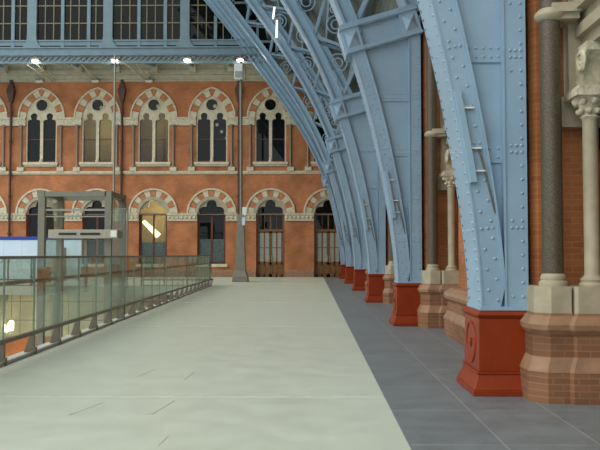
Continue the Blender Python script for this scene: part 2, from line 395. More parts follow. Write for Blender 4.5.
up_names = ['half hidden at the left edge of the end wall', 'left of the slim mast, the first fully in view', 'with yellowish room behind it, beside the slim mast', 'above the brightly lit lower window',
            'with white reflections, left of the tall lamp column', 'just right of the tall lamp column, half behind the farthest rib', 'hidden behind the iron ribs']
gr_names = ['at the far left edge above the blue hoarding', 'behind the left post of the lift frame', 'behind the right post of the lift frame', 'with bright yellow light inside', 'with maroon frame, left of the tall lamp column']
wi = 1
for i, cx in enumerate(CX):
    # ---------- upper window
    W = empty('window_%d' % wi, (cx, WY, 8.6), 'arched twin-light upper window ' + up_names[i], 'window', 'upper windows of the end wall', 'structure'); wi += 1
    oc = arc(cx, 13.5, .45, 0, 2 * PI, 24)[:-1]
    outer = [(cx - 1.22, 8.96), (cx + 1.22, 8.96)] + pointed(cx, SPU, 1.22, .63)
    plate('tracery', 'stone', outer, [oc, trefoil_lancet(cx - .62, .50, 9.0, 12.3, 12.88), trefoil_lancet(cx + .62, .50, 9.0, 12.3, 12.88)], WY + .06, WY + .34, W)
    MB().torus((cx, WY + .05, 13.5), .50, .06, n=24).build('roundel_rim', 'stone', W, True)
    vr = MB()
    R1 = 1.86 + .63
    tt = math.acos(.63 / R1)
    hd = MB()
    hd.arcband(cx - .63, SPU, R1 - .12, R1, 0, tt, WY - .12, WY + .05, 14); hd.arcband(cx + .63, SPU, R1 - .12, R1, PI - tt, PI, WY - .12, WY + .05, 14)
    hd.build('hood_mould', 'stone', W)
    voussoirs((cx, SPU), 1.85, R1 - .13, WY - .05, 'pointed', .63, 11, W)
    for sg, nm in ((-1, 'left'), (1, 'right')):
        x = cx + sg * .62
        MB().box(x - .52, x + .52, WY + .2, WY + .23, 8.96, 12.9).build('pane', 'glass_lit' if i in (2, 3) else 'glass_dark', W)
        if i == 4: MB().box(x - .5, x + .5, WY + .235, WY + .245, 8.96, 10.7).build('blind', 'frost_dark', W)
        f = MB().box(x - .5, x - .46, WY + .15, WY + .26, 9.0, 12.3).box(x + .46, x + .5, WY + .15, WY + .26, 9.0, 12.3).box(x - .45, x + .45, WY + .15, WY + .26, 9.0, 9.1).box(x - .45, x + .45, WY + .15, WY + .26, 10.75, 10.82)
        f.build('sash', 'maroon', W)
        xs = cx + sg * 1.57
        MB().lathe([(.16, 0), (.16, .1), (.10, .2), (.085, .25), (.085, 3.1), (.12, 3.15), (.17, 3.36)], (xs, WY - .06, 8.55), 12).build('colonnette', 'shaft_grey', W, True)
        MB().box(xs - .26, xs + .26, WY - .2, WY + .05, 8.27, 8.58).build('block', 'stone', W)
    MB().torus((cx, WY + .21, 13.5), .42, .04, n=20).build('roundel_frame', 'maroon', W)
    g = MB(); g.xz(arc(cx, 13.5, .46, 0, 2 * PI, 20)[:-1], WY + .2, WY + .22); g.build('roundel_pane', 'glass_dark', W)
    sl = MB().box(cx - 1.36, cx + 1.36, WY - .2, WY + .3, 8.78, 8.97).box(cx - 1.3, cx + 1.3, WY - .1, WY + .05, 8.64, 8.78)
    sl.build('sill', 'stone', W)
    MB().lathe([(.16, 0), (.16, .06), (.08, .28)], (cx, WY + .02, 8.97), 10).build('mullion_base', 'stone', W)
for i, cx in enumerate(CX):
    # ---------- ground floor opening
    z0 = 0.0 if IS_DOOR[i] else 1.02
    if IS_DOOR[i]:
        W = empty('door_%d' % (i - 4), (cx, WY, 0), ['pair of arched oak doors with pale panes beside the tall lamp column', 'pair of arched oak doors half hidden by the farthest rib'][i - 5], 'door', 'arched doors of the end wall', 'structure')
    else:
        W = empty('window_%d' % wi, (cx, WY, z0), 'round arched lower window ' + gr_names[i], 'window', 'lower windows of the end wall', 'structure'); wi += 1
    MB().arcband(cx, SPG, 1.80, 1.93, 0, PI, WY - .12, WY + .05, 24).build('hood_mould', 'stone', W)
    voussoirs((cx, SPG), 1.30, 1.79, WY - .05, 'round', n=11, parent=W)
    MB().arcband(cx, SPG, 1.05, 1.30, 0, PI, WY - .03, WY + .3, 20).build('inner_arch', 'stone_grey', W)
    # cusped head
    cus = [(cx - .98, SPG - .1), (cx + .98, SPG - .1)] + arc(cx + .60, SPG + .12, .38, -.3, 1.7, 6) + arc(cx, SPG + .62, .40, -.25, PI + .25, 12) + arc(cx - .60, SPG + .12, .38, PI - 1.7, PI + .3, 6)
    plate('cusped_head', 'stone_grey', [(cx - 1.1, SPG - .12), (cx + 1.1, SPG - .12)] + arc(cx, SPG, 1.1, 0, PI, 18), [cus], WY + .1, WY + .3, W)
    fm = 'wood' if IS_DOOR[i] else 'maroon'
    y = WY + .28
    fr = MB().box(cx - 1.08, cx - .94, y, y + .12, z0, 4.95).box(cx + .94, cx + 1.08, y, y + .12, z0, 4.95).box(cx - 1.0, cx + 1.0, y - .02, y + .12, 4.82, 4.96)
    if i == 3: fr.box(cx - .06, cx + .06, y, y + .12, z0, 4.85)
    elif not IS_DOOR[i]: fr.box(cx - .09, cx + .09, y, y + .12, z0, 4.85).box(cx - .98, cx + .98, y, y + .12, z0, z0 + .16)
    fr.build('frame', fm, W)
    gm = 'glass_lit' if i == 3 else 'glass_dark'
    MB().box(cx - 1.05, cx + 1.05, y + .08, y + .1, 4.9, 6.1).build('fanlight', gm, W)
    if not IS_DOOR[i]:
        for sg in (-1, 1):
            a, b = sorted((cx + sg * .05, cx + sg * .98))
            MB().box(a, b, y + .05, y + .07, 2.7 if i == 3 else z0, 4.9).build('pane', gm, W)
            if i == 3: MB().box(a, b, y + .05, y + .07, z0, 2.7).build('frosted_pane', 'frost_dark', W)
            elif i == 4: MB().box(a + .03, b - .03, y + .02, y + .04, z0 + .15, 2.95).build('frosted_pane', 'frost_dark', W)
        MB().box(cx - 1.28, cx + 1.28, WY - .16, WY + .3, z0 - .24, z0).build('sill', 'stone', W)
    else:
        fr2 = MB().box(cx - 1.0, cx + 1.0, y - .02, y + .1, 3.55, 3.72).box(cx - .5, cx - .46, y, y + .08, 3.7, 4.85).box(cx + .46, cx + .5, y, y + .08, 3.7, 4.85).box(cx - .05, cx + .05, y, y + .08, 3.7, 4.85)
        fr2.build('transom', 'wood', W)
        MB().box(cx - .97, cx + .97, y + .04, y + .06, 3.7, 4.85).build('transom_pane', 'glass_dark', W)
        for sg in (-1, 1):
            a, b = sorted((cx + sg * .01, cx + sg * .95))
            lf = MB().box(a, b, y + .04, y + .1, 0, 3.56)
            for q in (0, .5, 1):
                x = a + .06 + q * (b - a - .12); lf.box(x - .06, x + .06, y, y + .05, 0, 3.56)
            lf.box(a, b, y, y + .05, 0, .22); lf.box(a, b, y, y + .05, .95, 1.2); lf.box(a, b, y, y + .05, 3.42, 3.56); lf.box(a, b, y + .005, y + .05, 2.25, 2.31)
            leaf = lf.build('door_leaf', 'wood', W)
            for q in (0, 1):
                x0 = a + .12 + q * (b - a - .12) / 2; x1 = x0 + (b - a - .36) / 2
                MB().box(x0, x1, y + .02, y + .042, 1.2, 3.42).build('pane', 'frost', leaf)
            hx = cx + sg * .08
            MB().tube((hx, y - .06, 1.15), (hx, y - .06, 1.65), .03, 8).box(hx - .03, hx + .03, y - .06, y + .01, 1.13, 1.19).box(hx - .03, hx + .03, y - .06, y + .01, 1.61, 1.67).build('handle', 'brass', leaf)
# rooms behind the openings
rm = MB()
for zz0, zz1 in ((-.1, 7.8), (8.4, 15.0)):
    rm.box(-31, 6, WY + 3.6, WY + 3.7, zz0, zz1); rm.box(-31, 6, WY + .56, WY + 3.6, zz1 - .1, zz1); rm.box(-31, 6, WY + .56, WY + 3.6, zz0 - .1, zz0)
    for cx in CX[:-1]: rm.box(cx + 2.2, cx + 2.3, WY + .56, WY + 3.6, zz0, zz1)
    rm.box(-31, -30.9, WY + .56, WY + 3.6, zz0, zz1); rm.box(5.9, 6, WY + .56, WY + 3.6, zz0, zz1)
S_(rm.build('wall_interior', 'room'), 'plastered rooms seen dimly through the windows of the end wall', 'wall')
def plight(name, loc, e, col, r=.15):
    l = bpy.data.lights.new(name, 'POINT'); l.energy = e; l.color = col; l.shadow_soft_size = r
    o = bpy.data.objects.new(name, l); C.objects.link(o); o.location = loc
    return o
plight('stair_light', (CX[3], WY + 1.6, 5.6), 130, (1, .86, .5)); plight('stair_light', (CX[3], WY + 1.8, 12.5), 28, (1, .86, .5)); plight('stair_light', (CX[2], WY + 1.8, 12.2), 55, (1, .88, .5))
plight('stair_light', (CX[1], WY + 1.8, 12.2), 6, (.7, .95, .8)); plight('stair_light', (CX[4], WY + 1.8, 11.2), 8, (.8, .95, 1))
tb = MB().tube((CX[3] - 1.25, WY + 2.2, 4.45), (CX[3] + .0, WY + 2.2, 3.25), .15, 12, .24).build('tube_lamp', 'tube')
tag(tb, 'long bright sloping tube lamp behind the lit lower window', 'lamp')
for i, dx, dz in ((1, .18, -.12), (2, .05, -.05), (3, .15, .05), (4, .12, .05)):  # emissive balls stand in for station lamps mirrored in the round panes
    g = MB().ball((CX[i] + dx, WY + .9, 13.5 + dz), .16, 12).build('lamp_reflection', 'reflected', smooth=True)
    tag(g, 'white reflection ball in the round light of the upper window ' + {1: 'left of the mast', 2: 'beside the slim mast', 3: 'above the lit lower one', 4: 'left of the lamp column'}[i], 'lamp', 'lamp reflections modelled behind the round lights')
for dx, dz, w in ((.25, 12.05, 'upper'), (.62, 11.5, 'middle'), (1.0, 11.0, 'lowest')):  # three more added balls imitating lamps mirrored in the panes
    g = MB().ball((CX[4] + dx + .05, WY + .8, dz), .13, 12).build('lamp_reflection', 'reflected', smooth=True)
    tag(g, w + ' of three white reflection balls in the upper window left of the lamp column', 'lamp', 'lamp reflections modelled in the window by the lamp column')

# rain pipes
def downpipe(x, label):
    t = empty('downpipe', (x, WY, 0), label, 'pipe', 'rain pipes on the end wall')
    p = MB().tube((x, WY - .2, .2), (x, WY - .2, 14.3), .09, 10)
    for z in (1.2, 3.3, 6.2, 7.9, 10.5, 12.8): p.tube((x, WY - .2, z), (x, WY - .2, z + .16), .14, 10)
    p.build('pipe', 'pipe', t, True)
    h = MB().frus((x - .12, x + .12, WY - .34, WY - .02, 13.7), (x - .27, x + .27, WY - .45, WY - .02, 14.4)).box(x - .29, x + .29, WY - .47, WY - .02, 14.4, 14.75).box(x - .2, x + .2, WY - .42, WY - .02, 14.75, 15.0)
    h.build('hopper', 'pipe', t)
    MB().box(x - .12, x + .12, WY - .3, WY - .02, 15.0, 15.5).build('offset_pipe', 'pipe', t)
downpipe(-23.62, 'dark rain pipe down the end wall near the left edge'); downpipe(-14.87, 'dark rain pipe beside the lit arched window'); downpipe(-5.7, 'dark rain pipe behind the tall lamp column')

# ------------------------------------------------------------------ arch rib
pz = [1.0, 1.5, 2.05, 2.7, 3.05, 3.65, 4.15, 4.7, 5.15, 5.67, 6.5, 7.3, 8.0, 9.3, 10.4, 11.5, 12.6, 14, 15.5, 17.4, 19, 20.4, 22, 24, 26]
pxx = [2.115, 2.08, 2.03, 1.94, 1.89, 1.80, 1.69, 1.56, 1.43, 1.30, 1.09, .82, .55, -.08, -.66, -1.32, -2.08, -3.05, -4.15, -5.55, -6.8, -7.95, -9.4, -11.4, -13.6]
pol = np.polyfit(pz, pxx, 7, w=[3] * 9 + [1.5] * 4 + [1] * 12); dpol = np.polyder(pol)
def SX(z): return float(np.polyval(pol, z))
def SN(z):
    d = float(np.polyval(dpol, z)); l = math.hypot(1, d)
    return (1 / l, -d / l)
def off(z, a):
    n = SN(z); return (SX(z) + n[0] * a, z + n[1] * a)
X1, XF = 2.665, 2.385          # outer edge, inner line of the outer flange
DY = .76
CAPZ = 6.75
Y0 = RY[0]
def arch_rib():
    Y = Y0
    R = empty('arch_rib', (2.35, Y, 1.03))
    zs = [1.03 + (CAPZ + .3 - 1.03) * i / 26 for i in range(27)]
    FW = .27
    # soffit flange with its riveted front angle
    b = MB().strip([(SX(z), z) for z in zs], [off(z, FW) if z > 1.2 else (SX(z) + FW * (.75 if z < 1.1 else .9), z) for z in zs], Y, Y + DY)
    b.strip([off(z, FW - .012) for z in zs[1:]], [off(z, FW + .015) for z in zs[1:]], Y - .025, Y + .1)
    b.strip([off(z, -.025) for z in zs], [off(z, .0) for z in zs], Y - .012, Y + DY + .012)
    L = 0; k = 0; z = 1.15
    while z < CAPZ:
        n = SN(z)
        seam = any(abs(z - q) < .09 for q in (2.98, 4.25, 5.6, 2.0))
        for a in ((.06, .135, .2) if seam else ((.075,) if k % 2 else (.185,))):
            p = off(z, a); b.dome((p[0], Y, p[1]), (0, -1, 0), .022)
        for yy in (.08, .38 if seam else .68, .68):
            p = off(z, -.025); b.dome((p[0], Y + yy, p[1]), (-n[0], 0, -n[1]), .022)
        z += .085 if seam else .125; k += 1
    b.build('soffit_flange', 'blue', R)
    # outer flange
    b = MB().box(XF, X1, Y, Y + DY, 1.03, 7.6).box(XF - .012, XF + .012, Y - .02, Y + .1, 1.05, 7.2)
    z = 1.2; k = 0
    while z < 7.2:
        seam = any(abs(z - q) < .09 for q in (2.98, 4.25, 5.6, 2.0))
        for x in ((2.47, 2.535, 2.60) if seam else ((2.60,) if k % 2 else (2.475, 2.60) if k % 6 == 0 else (2.60,))):
            b.dome((x, Y, z), (0, -1, 0), .022)
        z += .085 if seam else .17; k += 1
    b.build('outer_flange', 'blue', R)
    # recessed web
    wz = [1.03 + (7.1 - 1.03) * i / 20 for i in range(21)]
    b = MB().strip([(min(off(z, .2)[0], XF), z) for z in wz], [(XF + .02, z) for z in wz], Y + .10, Y + DY - .1)
    for q in (2.98, 4.25, 5.6):
        a = off(q, FW)[0]
        if q < 2.5: continue
        b.box(a, XF, Y + .075, Y + .12, q - .12, q + .13)
        n = max(2, int((XF - a) / .085))
        for k in range(n):
            x = a + (k + .5) * (XF - a) / n
            b.dome((x, Y + .075, q - .05), (0, -1, 0), .02); b.dome((x, Y + .075, q + .06), (0, -1, 0), .02)
    b.build('web_plate', 'blue', R)
    # base shoe
    MB().box(2.07, X1 + .01, Y - .03, Y + DY + .03, 1.03, 1.075).build('base_shoe', 'blue', R)
    # cable cover and clips on the leading edge
    cz = [2.6 + 1.15 * i / 8 for i in range(9)]
    b = MB().strip([off(z, -.005) for z in cz], [off(z, .075) for z in cz], Y - .075, Y + .02)
    cov = b.build('cable_cover', 'blue', R)
    for q in (3.0, 3.5, 2.72):
        p = off(q, .13); MB().box(p[0] - .05, p[0] + .07, Y - .05, Y, p[1], p[1] + .02).build('cable_clip', 'white', R)
    b = MB(); pa, pb, pc = off(3.0, .17), off(2.72, .2), off(2.2, .25)
    b.tube((pa[0], Y - .03, pa[1]), (pb[0], Y - .03, pb[1]), .012, 6).tube((pb[0], Y - .03, pb[1]), (pc[0], Y - .015, pc[1]), .012, 6)
    b.build('cable', 'steel_dark', R)
    # cap: two sloping mouldings and two pyramid bosses
    ang = math.atan2(.57, 1.97); u = Vector((math.cos(ang), 0, math.sin(ang))); v = Vector((-math.sin(ang), 0, math.cos(ang)))
    P0 = Vector((.74, 0, 6.62))
    def uv(a, c): q = P0 + u * a + v * c; return (q.x, q.z)
    b = MB().xz([uv(.1, -.03), uv(2.02, -.03), uv(2.02, .68), uv(.1, .68)], Y + .06, Y + DY - .06)
    b.build('cap_panel', 'blue', R)
    for c0, c1, nm in ((-.05, .09, 'lower'), (.56, .72, 'upper')):
        b = MB().xz([uv(.15, c0), uv(2.0, c0), uv(2.0, c1), uv(.15, c1)], Y - .03, Y + DY + .02)
        b.xz([uv(.15, c0 + .03), uv(2.0, c0 + .03), uv(2.0, c1 - .03), uv(.15, c1 - .03)], Y - .055, Y + DY + .03)
        if nm == 'upper':
            for k in range(16):
                q = uv(.6 + k * .075, .5); b.dome((q[0], Y + .06, q[1]), (0, -1, 0), .02)
        b.build('cap_moulding', 'blue', R)
    for a in (.13, 1.60):
        A, B_ = a, a + .44
        b = MB().xz([uv(A, -.04), uv(B_, -.04), uv(B_, .6), uv(A, .6)], Y - .06, Y + .12)
        b.xz([uv(A - .03, .57), uv(B_ + .03, .57), uv(B_ + .03, .64), uv(A - .03, .64)], Y - .09, Y + .14)
        b.xz([uv(A - .02, -.03), uv(B_ + .02, -.03), uv(B_ + .02, .03), uv(A - .02, .03)], Y - .085, Y + .13)
        b.build('boss_block', 'blue', R)
        b = MB(); m = [uv(A + .07, .1), uv(B_ - .07, .1), uv(B_ - .07, .48), uv(A + .07, .48)]; ctr = uv((A + B_) / 2, .30)
        vs = [b.bm.verts.new((p[0], Y - .06, p[1])) for p in m]; ap = b.bm.verts.new((ctr[0], Y - .17, ctr[1]))
        for k in range(4): b.bm.faces.new((vs[k], vs[(k + 1) % 4], ap))
        b.bm.faces.new(vs)
        m2 = [(P0 + u * (A) + v * c) for c in (.04, .52)]
        b.build('boss_pyramid', 'blue', R)
    # lattice above the cap
    DEP = 1.95
    zc = [7.05 + (25.5 - 7.05) * i / 44 for i in range(45)]
    b = MB().strip([off(z, 0) for z in zc], [off(z, .07) for z in zc], Y, Y + DY)
    b.strip([off(z, .06) for z in zc], [off(z, .34) for z in zc], Y + .10, Y + DY - .10)
    b.strip([off(z, .31) for z in zc], [off(z, .37) for z in zc], Y + .0, Y + DY)
    b.build('lower_chord', 'blue', R)
    zu = [7.1 + (25.5 - 7.1) * i / 44 for i in range(45)]
    b = MB().strip([off(z, DEP - .36) for z in zu], [off(z, DEP - .30) for z in zu], Y, Y + DY)
    b.strip([off(z, DEP - .32) for z in zu], [off(z, DEP - .06) for z in zu], Y + .1, Y + DY - .1)
    b.strip([off(z, DEP - .07) for z in zu], [off(z, DEP) for z in zu], Y, Y + DY)
    b.build('upper_chord', 'blue', R)
    # radial struts, crossed braces, scroll rings
    nodes = [7.35]
    while nodes[-1] < 24: nodes.append(nodes[-1] + 2.4 * SN(nodes[-1])[0])
    for k, z in enumerate(nodes):
        if k + 1 >= len(nodes): break
        z2 = nodes[k + 1]; zm = (z + z2) / 2
        lo, hi, lo2 = off(z, .34), off(zm, DEP - .34), off(z2, .34)
        for s1, s2 in ((lo, hi), (hi, lo2)):
            b = MB()
            for yy in (.10, DY - .10): b.bar((s1[0], Y + yy, s1[1]), (s2[0], Y + yy, s2[1]), .11, .05)
            m_ = ((s1[0] + s2[0]) / 2, (s1[1] + s2[1]) / 2)
            b.bar((m_[0], Y + .1, m_[1]), (m_[0], Y + DY - .1, m_[1]), .07, .05, (0, 0, 1))
            b.build('lattice_bar', 'blue', R)
        b = MB().bar((hi[0], Y + .1, hi[1]), (hi[0], Y + DY - .1, hi[1]), .18, .08, (0, 0, 1)).build('tie_bar', 'blue', R)
        b = MB().bar((lo[0], Y + .1, lo[1]), (lo[0], Y + DY - .1, lo[1]), .18, .08, (0, 0, 1)).build('tie_bar', 'blue', R)
        if k < 3:
            for zz, aa, rr in ((zm, .70, .33), (zm, .70, .17), (z2, DEP - .70, .33), (z2, DEP - .70, .17), (zm - .62, DEP - .5, .13), (zm + .62, DEP - .5, .13)):
                c = off(zz, aa)
                MB().torus((c[0], Y + .10, c[1]), rr, .028, n=20, m=6).build('scroll_ring', 'blue', R)
    return R
RIBW = ['nearest pale blue riveted iron rib, standing on the red plinth with a clear medallion', 'second pale blue iron rib from the camera, with a pyramid boss high on its edge',
        'third pale blue iron rib from the camera', 'fourth pale blue iron rib from the camera', 'fifth pale blue iron rib from the camera', 'farthest pale blue iron rib, close against the brick end wall']
rib = arch_rib()
for k in range(6):
    o = rib if k == 0 else copy_tree(rib)
    o.location.y = RY[k]; tag(o, RIBW[k], 'arch rib', 'iron arch ribs')
for ch in [c for c in bpy.data.objects if c.parent == o and c.name.split('.')[0] in ('lattice_bar', 'tie_bar', 'scroll_ring', 'upper_chord')]:
    bpy.data.objects.remove(ch)          # the end rib is only the frame of the glazed screen
zz = [7.6 + (25.4 - 7.6) * i / 40 for i in range(41)]
MB().strip([off(z, .30) for z in zz], [off(z, .92) for z in zz], RY[5] + .12, RY[5] + .3).build('gable_plate', 'blue', o)
MB().strip([off(z, .62) for z in zz], [off(z, .68) for z in zz], RY[5] + .02, RY[5] + .3).build('gable_rib', 'blue', o)
MB().strip([off(z, .9) for z in zz], [off(z, .98) for z in zz], RY[5] + .02, RY[5] + .5).build('gable_flange', 'blue', o)

# red plinths
def plinth():
    Y = Y0
    R = empty('plinth', (2.35, Y, 0))
    b = MB()
    x0, x1, y0, y1 = 2.05, 2.67, Y - .01, Y + .84
    b.frus((x0 - .10, x1 + .06, y0 - .11, y1 + .11, 0), (x0 - .10, x1 + .06, y0 - .11, y1 + .11, .07))
    b.frus((x0 - .09, x1 + .05, y0 - .10, y1 + .10, .07), (x0 - .02, x1 + .02, y0 - .03, y1 + .03, .25))
    b.frus((x0 - .035, x1 + .03, y0 - .04, y1 + .04, .25), (x0 - .035, x1 + .03, y0 - .04, y1 + .04, .28))
    b.frus((x0 - .01, x1 + .01, y0 - .02, y1 + .02, .28), (x0, x1, y0, y1, .93))
    b.frus((x0, x1, y0, y1, .93), (x0 - .03, x1 + .03, y0 - .035, y1 + .035, .97))
    b.frus((x0 - .03, x1 + .03, y0 - .035, y1 + .035, .97), (x0 + .0, x1, y0 - .01, y1 + .01, 1.028))
    b.build('body', 'red', R, bevel=.008)
    ym, zm, xf = (y0 + y1) / 2, .60, x0 - .006
    md = MB().torus((xf - .0, ym, zm), .25, .02, 'x', 36, 8)
    md.tube((xf + .02, ym, zm), (xf - .004, ym, zm), .245, 32)
    med = md.build('medallion', 'red', R, True)
    e = MB().yz([(ym - .045, zm + .05), (ym + .045, zm + .05), (ym + .04, zm - .01), (ym, zm - .065), (ym - .04, zm - .01)], xf - .018, xf)
    e.ball((xf - .014, ym, zm), .018, 10)
    e.build('emblem', 'red', med)
    return R
PLW = ['nearest red oxide iron plinth with a round medallion, under the nearest rib', 'red oxide plinth under the second rib from the camera', 'red oxide plinth under the third rib from the camera',
       'red oxide plinth under the fourth rib from the camera', 'red oxide plinth under the fifth rib from the camera', 'farthest red oxide plinth, under the rib by the end wall']
pl = plinth()
for k in range(6):
    o = pl if k == 0 else copy_tree(pl)
    o.location.y = RY[k]; tag(o, PLW[k], 'plinth', 'red plinths of the ribs')

# ------------------------------------------------------------------ right-hand wall
PY = Y0 - .25            # centre line of the near shafts
wr = MB()
wr.box(3.5, 4.0, 10.4, WY + .2, 0, 10.5)
wr.box(4.3, 4.6, -4, 10.4, 0, 10.5)
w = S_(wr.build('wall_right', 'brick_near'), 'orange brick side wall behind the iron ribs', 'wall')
def pier():
    Y = Y0
    R = empty('wall_pier', (3.0, Y, 0))
    # brick core with a chamfered leading corner
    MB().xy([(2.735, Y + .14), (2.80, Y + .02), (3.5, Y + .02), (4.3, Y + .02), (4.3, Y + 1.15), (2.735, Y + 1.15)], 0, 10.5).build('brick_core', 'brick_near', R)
    def ped(x0, x1, yf, yb, cr):
        def oct(g):
            c = .16 + .2 * g
            return [(x0 - g, yf + c * cr - g), (x0 + c * cr - g, yf - g), (x1 + g, yf - g), (x1 + g, yb), (x0 - g, yb)]
        def lay(m, g0, z0, g1, z1):
            m.prism([(p[0], p[1], z0) for p in oct(g0)], [(p[0], p[1], z1) for p in oct(g1)])
        b = MB(); lay(b, .07, 0, .07, .37); lay(b, .0, .5, .0, .8); pd = b.build('pedestal', 'brick_base', R)
        b = MB(); lay(b, .075, .355, .002, .52); lay(b, .004, .78, .05, .84); lay(b, .05, .84, .06, .90); lay(b, .06, .90, .0, 1.0)
        b.build('weathering', 'stone_brown', pd)
        b = MB(); lay(b, -.02, 1.0, -.02, 1.03); b.build('pedestal_course', 'stone_brown', pd)
        b = MB(); lay(b, -.03, 1.03, -.03, 1.34); b.build('pedestal_block', 'stone_pale', pd)
        return pd
    ped(2.61, 3.06, Y - .50, Y + .3, 1.0); ped(3.03, 3.75, Y - .55, Y + .3, .2)
    sc = (2.885, Y - .26)
    MB().lathe([(.165, 0), (.17, .03), (.165, .06), (.14, .08), (.15, .11), (.14, .14), (.122, .16)], (sc[0], sc[1], 1.33), 24).build('shaft_base', 'stone_pale', R, True)
    MB().lathe([(.122, 0), (.122, 9.0)], (sc[0], sc[1], 1.48), 24).build('granite_shaft', 'granite', R, True)
    # shaft ring and the stone course it grows from
    b = MB().lathe([(.125, 0), (.15, .02), (.18, .05), (.185, .08), (.17, .11), (.13, .15)], (sc[0], sc[1], 4.53), 24)
    b.xy([(2.87, Y - .42), (3.2, Y - .46), (3.2, Y + .05), (2.87, Y + .05)], 4.61, 4.72)
    b.xy([(2.87, Y - .36), (3.2, Y - .40), (3.2, Y + .05), (2.87, Y + .05)], 4.54, 4.61)
    b.build('shaft_ring', 'stone_pale', R, True)
    cc = (3.32, Y - .34)
    MB().lathe([(.15, 0), (.155, .03), (.13, .06), (.14, .09), (.10, .13), (.088, .15), (.088, 2.0), (.10, 2.03)], (cc[0], cc[1], 1.33), 20).build('colonnette', 'stone_pale', R, True)
    b = MB().lathe([(.09, 0), (.12, .03), (.095, .06), (.12, .14), (.19, .24), (.2, .27)], (cc[0], cc[1], 3.32), 16)
    for k in range(8):
        a = 2 * PI * k / 8; b.ball((cc[0] + .165 * math.cos(a), cc[1] + .165 * math.sin(a), 3.53), .05, 8); b.ball((cc[0] + .125 * math.cos(a + .4), cc[1] + .125 * math.sin(a + .4), 3.42), .04, 8)
    b.box(cc[0] - .23, cc[0] + .3, cc[1] - .23, cc[1] + .3, 3.58, 3.66); b.box(cc[0] - .2, cc[0] + .3, cc[1] - .2, cc[1] + .3, 3.66, 3.70)
    b.build('capital', 'stone_carved', R, True)
    # ashlar behind the capital and the stone spandrel above it
    b = MB().box(3.03, 3.6, Y - .10, Y + .05, 3.28, 3.6)
    b.box(3.14, 3.7, Y - .16, Y + .05, 3.6, 6.2)
    b.build('ashlar', 'stone_pale', R)
    # carved corbel and shouldered lintel start
    b = MB().yz([(Y - .16, 3.7), (Y - .34, 3.7), (Y - .36, 3.85), (Y - .42, 4.0), (Y - .55, 4.12), (Y - .55, 4.22), (Y - .16, 4.22)], 3.22, 3.62)
    b.torus((3.21, Y - .40, 4.02), .10, .035, 'x', 20, 6).torus((3.21, Y - .40, 4.02), .04, .025, 'x', 14, 6)
    b.build('corbel', 'stone_carved', R, True)
    return R
PRW = ['nearest brick and stone wall pier with granite shaft, at the right edge', 'brick and stone wall pier between the nearest and second ribs', 'wall pier in front of the third rib', 'wall pier in front of the fourth rib', 'wall pier in front of the fifth rib', 'wall pier in front of the farthest rib']
p0 = pier()
for k in range(6):
    o = p0 if k == 0 else copy_tree(p0)
    o.location.y = RY[k]; tag(o, PRW[k], 'pier', 'wall piers behind the ribs', 'structure')
def lintel(y0, y1, label):
    b = MB().box(3.30, 3.7, y0, y1, 4.22, 4.36).box(3.22, 3.7, y0, y1, 4.36, 4.50).box(3.27, 3.7, y0, y1, 4.50, 4.64).box(3.14, 3.7, y0, y1, 4.64, 4.80).box(3.2, 3.7, y0, y1, 4.8, 6.2)
    return S_(b.build('trim_lintel', 'stone_pale'), label, 'lintel')
LN = ['moulded pale stone lintel over the doorway at the right edge', 'moulded pale stone lintel between the first and second ribs', 'stone lintel between the second and third ribs', 'stone lintel between the third and fourth ribs', 'stone lintel between the fourth and fifth ribs', 'stone lintel between the fifth and farthest ribs']
for k in range(6):
    lintel(RY[k] - PITCHY + 1.15 if k else -3, RY[k] - .16, LN[k])
dd = S_(MB().box(3.55, 3.62, -3, RY[0] + .02, 0, 3.0).build('door_3', 'wood'), 'dark timber doorway at the right edge', 'door')
MB().box(3.56, 3.6, -3, RY[0] + .02, 3.0, 4.22).build('fanlight', 'glass_dark', dd)
def dado(y0, y1, label):
    R = empty('dado_wall', (3.0, (y0 + y1) / 2, 0), label, 'dado wall', 'dado walls between the ribs', 'structure')
    MB().box(2.86, 3.5, y0, y1, .0, .36).box(2.93, 3.5, y0, y1, .36, .78).build('brick_base', 'brick_base', R)
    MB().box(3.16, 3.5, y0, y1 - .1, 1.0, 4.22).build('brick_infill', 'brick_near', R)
    prof = [(2.84, .34), (2.84, .38), (2.93, .52), (3.1, .52), (3.1, .34)]
    m = MB().prism([(p[0], y0, p[1]) for p in prof], [(p[0], y1, p[1]) for p in prof])
    prof = [(2.92, .74), (2.86, .79), (2.84, .86), (2.88, .93), (3.0, 1.0), (3.5, 1.0), (3.5, .74)]
    m.prism([(p[0], y0 - .01, p[1]) for p in prof], [(p[0], y1 + .01, p[1]) for p in prof])
    m.build('moulding', 'stone_brown', R)
for k in range(5):
    dado(RY[k] + 1.2, RY[k + 1] - 1.9, ['low brick dado wall with moulded top between the two nearest ribs', 'low dado wall between the second and third ribs', 'low dado wall between the third and fourth ribs', 'low dado wall between the fourth and fifth ribs', 'low dado wall between the fifth and farthest ribs'][k])

